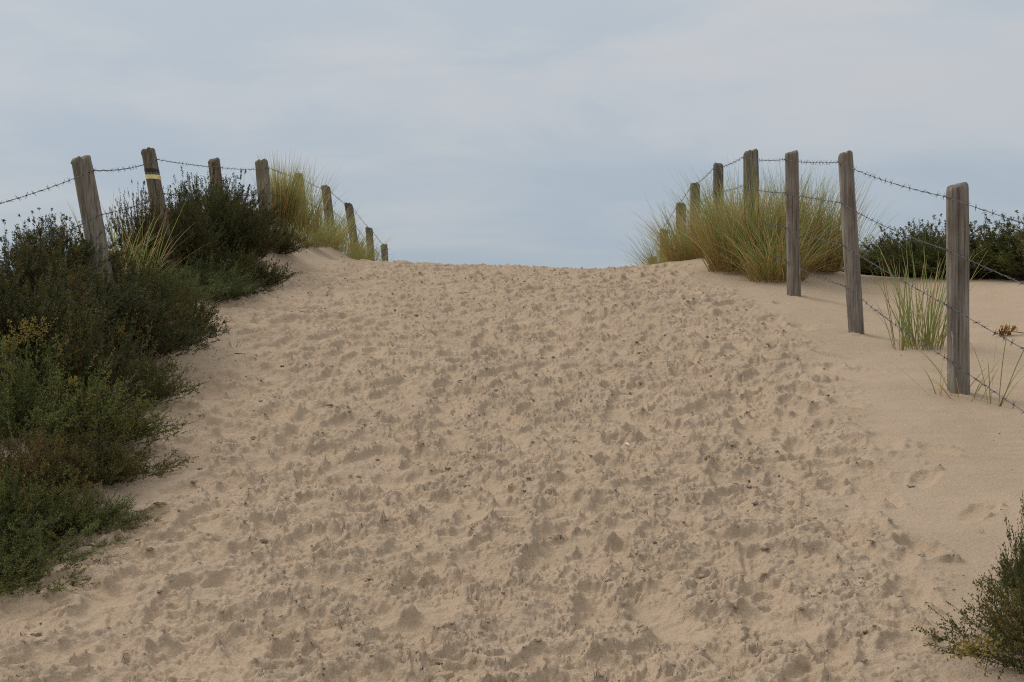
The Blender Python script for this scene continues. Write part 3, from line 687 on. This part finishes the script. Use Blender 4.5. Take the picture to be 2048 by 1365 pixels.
def make_barb(rs, fat):
    """two short wires crossed round the strand, four points"""
    Vs, Fs, off = [], [], 0; r = .0011 * fat
    for k in range(2):
        a = rs.uniform(0, 3.14); d = np.array([.25 * rs.normal(), math.cos(a + k * 1.4), math.sin(a + k * 1.4)]); d /= np.linalg.norm(d)
        P = np.array([-d * .020 * fat ** .5 + (.003 * k, 0, 0), (-.002 + .004 * k, 0, 0), d * .020 * fat ** .5 + (.003 * k, 0, 0)])
        v, f = tubes(P[None], np.array([[r * .6, r * 1.2, r * .6]]), 3); Vs.append(v); Fs.append(f + off); off += len(v)
    tq = np.linspace(0, 1, 9); P = np.stack([(tq - .5) * .010, .0042 * np.cos(tq * 15), .0042 * np.sin(tq * 15)], 1)
    v, f = tubes(P[None], np.full((1, 9), r), 3); Vs.append(v); Fs.append(f + off)
    return np.concatenate(Vs), np.concatenate(Fs)
rb_ = np.random.default_rng(3); BARBS = [make_barb(rb_, 1.25) for _ in range(6)]
BARB_ME = [mesh_np('barb', v, f, M_WIRE, True) for v, f in BARBS]

def fence(name, label, posts, drops, side, ghosts, strand_near):
    """posts: (u_top, v_top, width_px, y, u_low, v_low, sides, tint, label); wires run on the path side"""
    x0 = (posts[0][0] - 1024) / FPX * posts[0][3]
    root = tag(empty(name, (x0, posts[0][3], surf(x0, posts[0][3]))), label, 'fence'); inv = np.array(root.location)
    att = []
    for gx, gy, gzt in ghosts: att.append((np.array([gx, gy, gzt]), np.zeros(3), 0))
    for i, (u, v, wpx, y, ul, vl, sides, tint, plab) in enumerate(posts):
        top = np.array(at(u, y, v)); low = np.array(at(ul, y, vl)); sl = (low - top) / (low[2] - top[2])
        zb = surf(top[0], y); b = top + sl * (zb - top[2]); zb = min(surf(b[0], y), zb) - .22; b = top + sl * (zb - top[2])
        r = wpx / FPX * y / 2
        V_, F_ = post_shell((0, 0, 0), top - b, r, 900 + i + len(name), sides, 0, 1)
        o = link('fence_post', mesh_poly('fence_post', V_, F_, M_WOOD), root, tuple(b - inv)); o.color = (*tint, 1)
        if plab: o['label'] = plab
        att.append((top, (b - top) / np.linalg.norm(b - top), r))
        for d in drops:
            q = top + att[-1][1] * d; 
            if q[2] < surf(q[0], q[1]) - .02: continue
            pp = q + (side * r * 1.02, -r * .12, 0) - b
            tq = np.linspace(0, np.pi, 7); P = pp + np.stack([side * .007 * np.sin(tq), .010 * np.cos(tq), .006 * np.cos(tq)], 1)
            v_, f_ = tubes(P[None], np.full((1, 7), .0022), 4); link('staple', mesh_np('staple', v_, f_, M_RUST, True), o)
        if plab and 'tape' in plab:
            L_ = np.linalg.norm(top - b); px = y / FPX
            for nm, va, vb, mt, gr_ in (('black_band', 339, 346, M_BLACK, .0015), ('yellow_tape', 351, 359.5, M_TAPE, .003)):
                f1_, f0_ = 1 - (va - v) * px / (top - b)[2], 1 - (vb - v) * px / (top - b)[2]
                V_, F_ = post_shell((0, 0, 0), top - b, r, 900 + i + len(name), sides, f0_, f1_, gr_, 5, False)
                if nm == 'yellow_tape':
                    V_ = V_ + np.random.default_rng(8).normal(0, .0012, V_.shape)
                    c = (top - b) * f1_; n0 = len(V_)       # the loose end of the tape sticks out on the right
                    fx = np.array([[r * .93, -r * .3, -.002], [r * 1.22, -r * .45, -.008], [r * 1.30, -r * .35, -.030], [r * 1.12, -r * .35, -.045], [r * .95, -r * .25, -.040]]) + c
                    V_ = np.concatenate([V_, fx]); F_ = np.concatenate([F_, [[n0, n0 + 1, n0 + 2, n0 + 4], [n0 + 2, n0 + 3, n0 + 4, n0 + 4]]])
                link(nm, mesh_poly(nm, V_, F_, mt), o)
    # strands
    for di, d in enumerate(drops):
        pts = []
        for (top, dr, r) in att:
            if r == 0: pts.append(top + (side * .06, 0, -d)); continue
            q = top + dr * d; pts.append(q + (side * (r * 1.02 + .003), -r * .12, 0))
        end = len(pts)
        for i in range(len(pts) - 1, -1, -1):
            if pts[i][2] > surf(pts[i][0], pts[i][1]) + .03: end = i + 1; break
        pts = pts[:end]
        if len(pts) < 2: continue
        path = []
        for a, b in zip(pts[:-1], pts[1:]):
            Ls = np.linalg.norm(b - a); n = max(8, int(Ls / (.012 if a[1] < 12 else .05))); t = np.linspace(0, 1, n, endpoint=False)[:, None]
            c = a + (b - a) * t; c[:, 2] -= .018 * 4 * (t * (1 - t))[:, 0] * Ls / 2 * rng.uniform(.3, 1.3)
            path.append(c)
        C = np.concatenate(path + [pts[-1][None]]); C0 = np.array(pts[0]); T_ = nrm(np.gradient(C, axis=0))
        sl = np.concatenate([[0], np.cumsum(np.linalg.norm(np.diff(C, axis=0), axis=1))])
        A = nrm(np.cross(T_, [0, 0, 1.0])); B = np.cross(T_, A); ph = sl * 2 * np.pi / .075
        Vs, Fs, off = [], [], 0
        for k in (0, np.pi):
            Pk = C + .0016 * (A * np.cos(ph + k)[:, None] + B * np.sin(ph + k)[:, None])
            v_, f_ = tubes(Pk[None], np.full((1, len(C)), .0013), 4); Vs.append(v_); Fs.append(f_ + off); off += len(v_)
        Vs = np.concatenate(Vs) - C0
        wire = link('wire', mesh_np('wire', Vs, np.concatenate(Fs), M_WIRE, True), root, tuple(C0 - inv))
        fv, ff, fo = [], [], 0
        sb_ = np.arange(.05, sl[-1], .118) 
        for j, s_ in enumerate(sb_ + rng.normal(0, .006, len(sb_))):
            k = int(np.clip(np.searchsorted(sl, s_), 1, len(C) - 1)); p = C[k]
            tz = T_[k]; Mx = Matrix((tuple(tz), tuple(A[k]), tuple(B[k]))).transposed().to_4x4() @ Matrix.Rotation(rng.uniform(0, 6.28), 4, 'X')
            bi = int(rng.integers(0, 6))
            if p[1] < strand_near:
                if p[1] < 5.6: continue
                Mx.translation = Vector(p - C0); ob = link('barb', BARB_ME[bi], wire); ob.matrix_local = Mx
            else:
                M3 = np.array(Mx)[:3, :3]; fv.append(BARBS[bi][0] @ M3.T + (p - C0)); ff.append(BARBS[bi][1] + fo); fo += len(BARBS[bi][0])
        if fv: tag(link('barb', mesh_np('barb', np.concatenate(fv), np.concatenate(ff), M_WIRE, True), wire), kind='stuff')
    return root
gy_, br_, dkp = (1, 1, 1), (.86, .74, .66), (.60, .57, .54)
fence('wire_fence', 'barbed wire fence along the left bank, with two leaning wooden posts and yellow tape', [
    (-135, 400, 54, 6.35, -118, 640, 36, (.9, .88, .82), None),
    (162, 316, 40, 8.45, 205, 551, 56, (.92, .92, .86), 'grey post leaning far to the left, split along its face'),
    (296, 300, 29, 11.0, 332, 500, 56, (.72, .68, .60), 'leaning post with a black band and yellow tape'),
    (428, 319, 24, 13.0, 435, 392, 36, (.84, .74, .68), 'reddish grey post behind the tall dark shrub'),
    (523, 322, 27, 15.0, 533, 432, 36, (.80, .84, .70), 'greenish grey post beside the tall straw-tipped grass'),
    (597, 348, 19, 17.0, 607, 440, 28, (.62, .62, .52), None),
    (651, 373, 18, 19.0, 660, 450, 28, dkp, None),
    (697, 408, 16.5, 21.0, 707, 475, 24, dkp, None),
    (738, 456, 15, 23.0, 742, 520, 24, dkp, None),
    (768, 490, 14, 25.0, 770, 520, 24, (.8, .76, .66), None)], (.085, .375, .665), 1, [], 12.5)
fence('wire_fence', 'barbed wire fence on grey wooden posts along the right side of the sandy path', [
    (2342, 492, 62, 5.05, 2344, 900, 36, gy_, None),
    (1914, 371, 42, 7.25, 1917, 797, 64, gy_, 'thick split grey post nearest on the right'),
    (1691, 307, 31, 9.45, 1712, 648, 56, (.98, .95, .93), 'split grey post leaning slightly to the left'),
    (1583, 305, 27.5, 11.5, 1588, 590, 48, (.92, .88, .84), 'straight grey post in front of the beach grass'),
    (1502, 303, 31, 13.5, 1503, 400, 36, (.74, .71, .65), 'thickest post, rising out of the largest grass tuft'),
    (1437, 328, 21.5, 15.7, 1437, 400, 28, dkp, None),
    (1390, 368, 19.5, 17.8, 1390, 420, 28, (.74, .71, .65), None),
    (1362, 408, 20, 19.4, 1362, 440, 24, (.8, .74, .6), None),
    (1328, 460, 17, 21.4, 1328, 500, 24, (.76, .72, .60), None),
    (1306, 515, 17, 23.2, 1306, 530, 24, (.8, .74, .6), None)], (.065, .36, .67, .97), -1, [], 12.5)

# ------------------------------------------------------------------ odds and ends on the sand
def withered(u, y):
    x = (u - 1024) / FPX * y; root = tag(empty('withered_plant', (x, y, surf(x, y))), 'small withered brown and yellow plant lying on the sand at the right edge', 'plant')
    rs = np.random.default_rng(6)
    for nm, n, mt, c in (('dead_leaf_clump', 46, M_STRAW, (.45, .28, .2, 1)), ('flower_head', 22, M_STRAW, (1, .9, .6, 1))):
        P = rs.normal(0, 1, (n, 3)) * (.028, .03, .014) + ((-.02, 0, .025) if nm != 'flower_head' else (.03, 0, .045))
        v_, f_ = leaves(P, nrm(rs.normal(0, 1, (n, 3)) + (0, 0, .4)), rs.uniform(.025, .05, n), rs.uniform(.012, .022, n), rs)
        link(nm, mesh_np(nm, v_, f_, mt, False, {'tint': np.repeat(rs.uniform(.2, .9, n), 4)}), root).color = c
    tq = np.linspace(0, 1, 8); P = np.stack([-.10 + .26 * tq, .01 * np.sin(6 * tq), .008 + .02 * np.sin(3.1 * tq)], 1)
    v_, f_ = tubes(P[None], np.full((1, 8), .0028), 4); link('stem', mesh_np('stem', v_, f_, M_TWIG, True, {'tint': np.full(len(v_), .4)}), root)
withered(2015, 9.5)
def stick(pts, r, label, name='twig', cat='twig', y=None):
    P = np.array([[(u - 1024) / FPX * yy, yy, 0] for u, yy in pts]); 
    tq = np.linspace(0, 1, 14); Q = np.stack([np.interp(tq, np.linspace(0, 1, len(P)), P[:, k]) for k in range(3)], 1)
    Q[:, 2] = [surf(a, b) + r * .8 for a, b, _ in Q]; Q[:, 2] = np.convolve(np.pad(Q[:, 2], 2, mode='edge'), np.ones(5) / 5, 'valid') + .002
    c0 = Q[0].copy(); v_, f_ = tubes((Q - c0)[None], np.linspace(r, r * .5, 14)[None], 5)
    tag(link(name, mesh_np(name, v_, f_, M_TWIG, True, {'tint': np.full(len(v_), .6)}), None, tuple(c0)), label, cat)
stick([(165, 4.72), (190, 4.68), (215, 4.72)], .004, 'thin brown twig on the sand below the lower tip of the left bank')
stick([(295, 6.40), (345, 6.52)], .0025, 'thin dry grass blade lying on the sand by the tiny weed', 'dry_blade', 'dry blade')
stick([(470, 8.5), (500, 8.45)], .003, 'short twig beside the sprig leaning over the sand')

def shell(u, y, size, label):
    x = (u - 1024) / FPX * y; rs = np.random.default_rng(int(u)); k = 11
    a = np.linspace(-1.25, 1.25, k); V_ = [(0, -size * .5, 0)]
    for q, h in ((.45, .30), (.8, .36), (1.0, .16)):
        for i, t in enumerate(a): V_.append((size * q * math.sin(t) * .62, -size * .5 + size * q * math.cos(t), size * (h * (1 - .5 * abs(t) / 1.25) + .02 * (i % 2))))
    F_ = [(0, 1 + i + 1, 1 + i) for i in range(k - 1)] + [(1 + r_ * k + i, 1 + r_ * k + i + 1, 1 + (r_ + 1) * k + i + 1, 1 + (r_ + 1) * k + i) for r_ in range(2) for i in range(k - 1)]
    o = link('shell', mesh_poly('shell', np.array(V_), F_, M_SHELL), None, (x, y, surf(x, y) + .010)); o.rotation_euler = (.35, .1, rs.uniform(0, 6.28))
    tag(o, label, 'shell')
M_SHELL = plain('shell_white', (.78, .75, .68), .4, 0, .12)
shell(1255, 6.15, .019, 'small white shell on the trampled sand in the middle of the path')
shell(231, 4.45, .014, 'tiny cream shell fragment on the near sand below the left bank')

# bits of dead leaf blown against the plants
def leaf_litter(n):
    rs = np.random.default_rng(91); P = []
    while len(P) < n:
        y = rs.uniform(3.6, 13)
        if rs.random() < .62: x = float(x_left(np.array([y]))[0]) + abs(rs.normal(0, .22)) - .08
        elif rs.random() < .6: x = 2.5 + rs.normal(0, .45)
        else: x = (2030 - 1024) / FPX * y - abs(rs.normal(0, .2)); y = rs.uniform(3.6, 4.6)
        P.append((x, y, surf(x, y) + .002))
    P = np.array(P); Dd = nrm(np.c_[rs.normal(0, 1, (n, 2)), rs.normal(0, .12, n)])
    v_, f_ = leaves(P, Dd, .006 + rs.exponential(.008, n), rs.uniform(.002, .007, n), rs)
    o = link('leaf_litter', mesh_np('leaf_litter', v_, f_, M_TWIG, False, {'tint': np.repeat(rs.random(n), 4)}))
    tag(o, 'dead leaf bits scattered on the sand along the plants', 'leaf litter', kind='stuff')
leaf_litter(520)
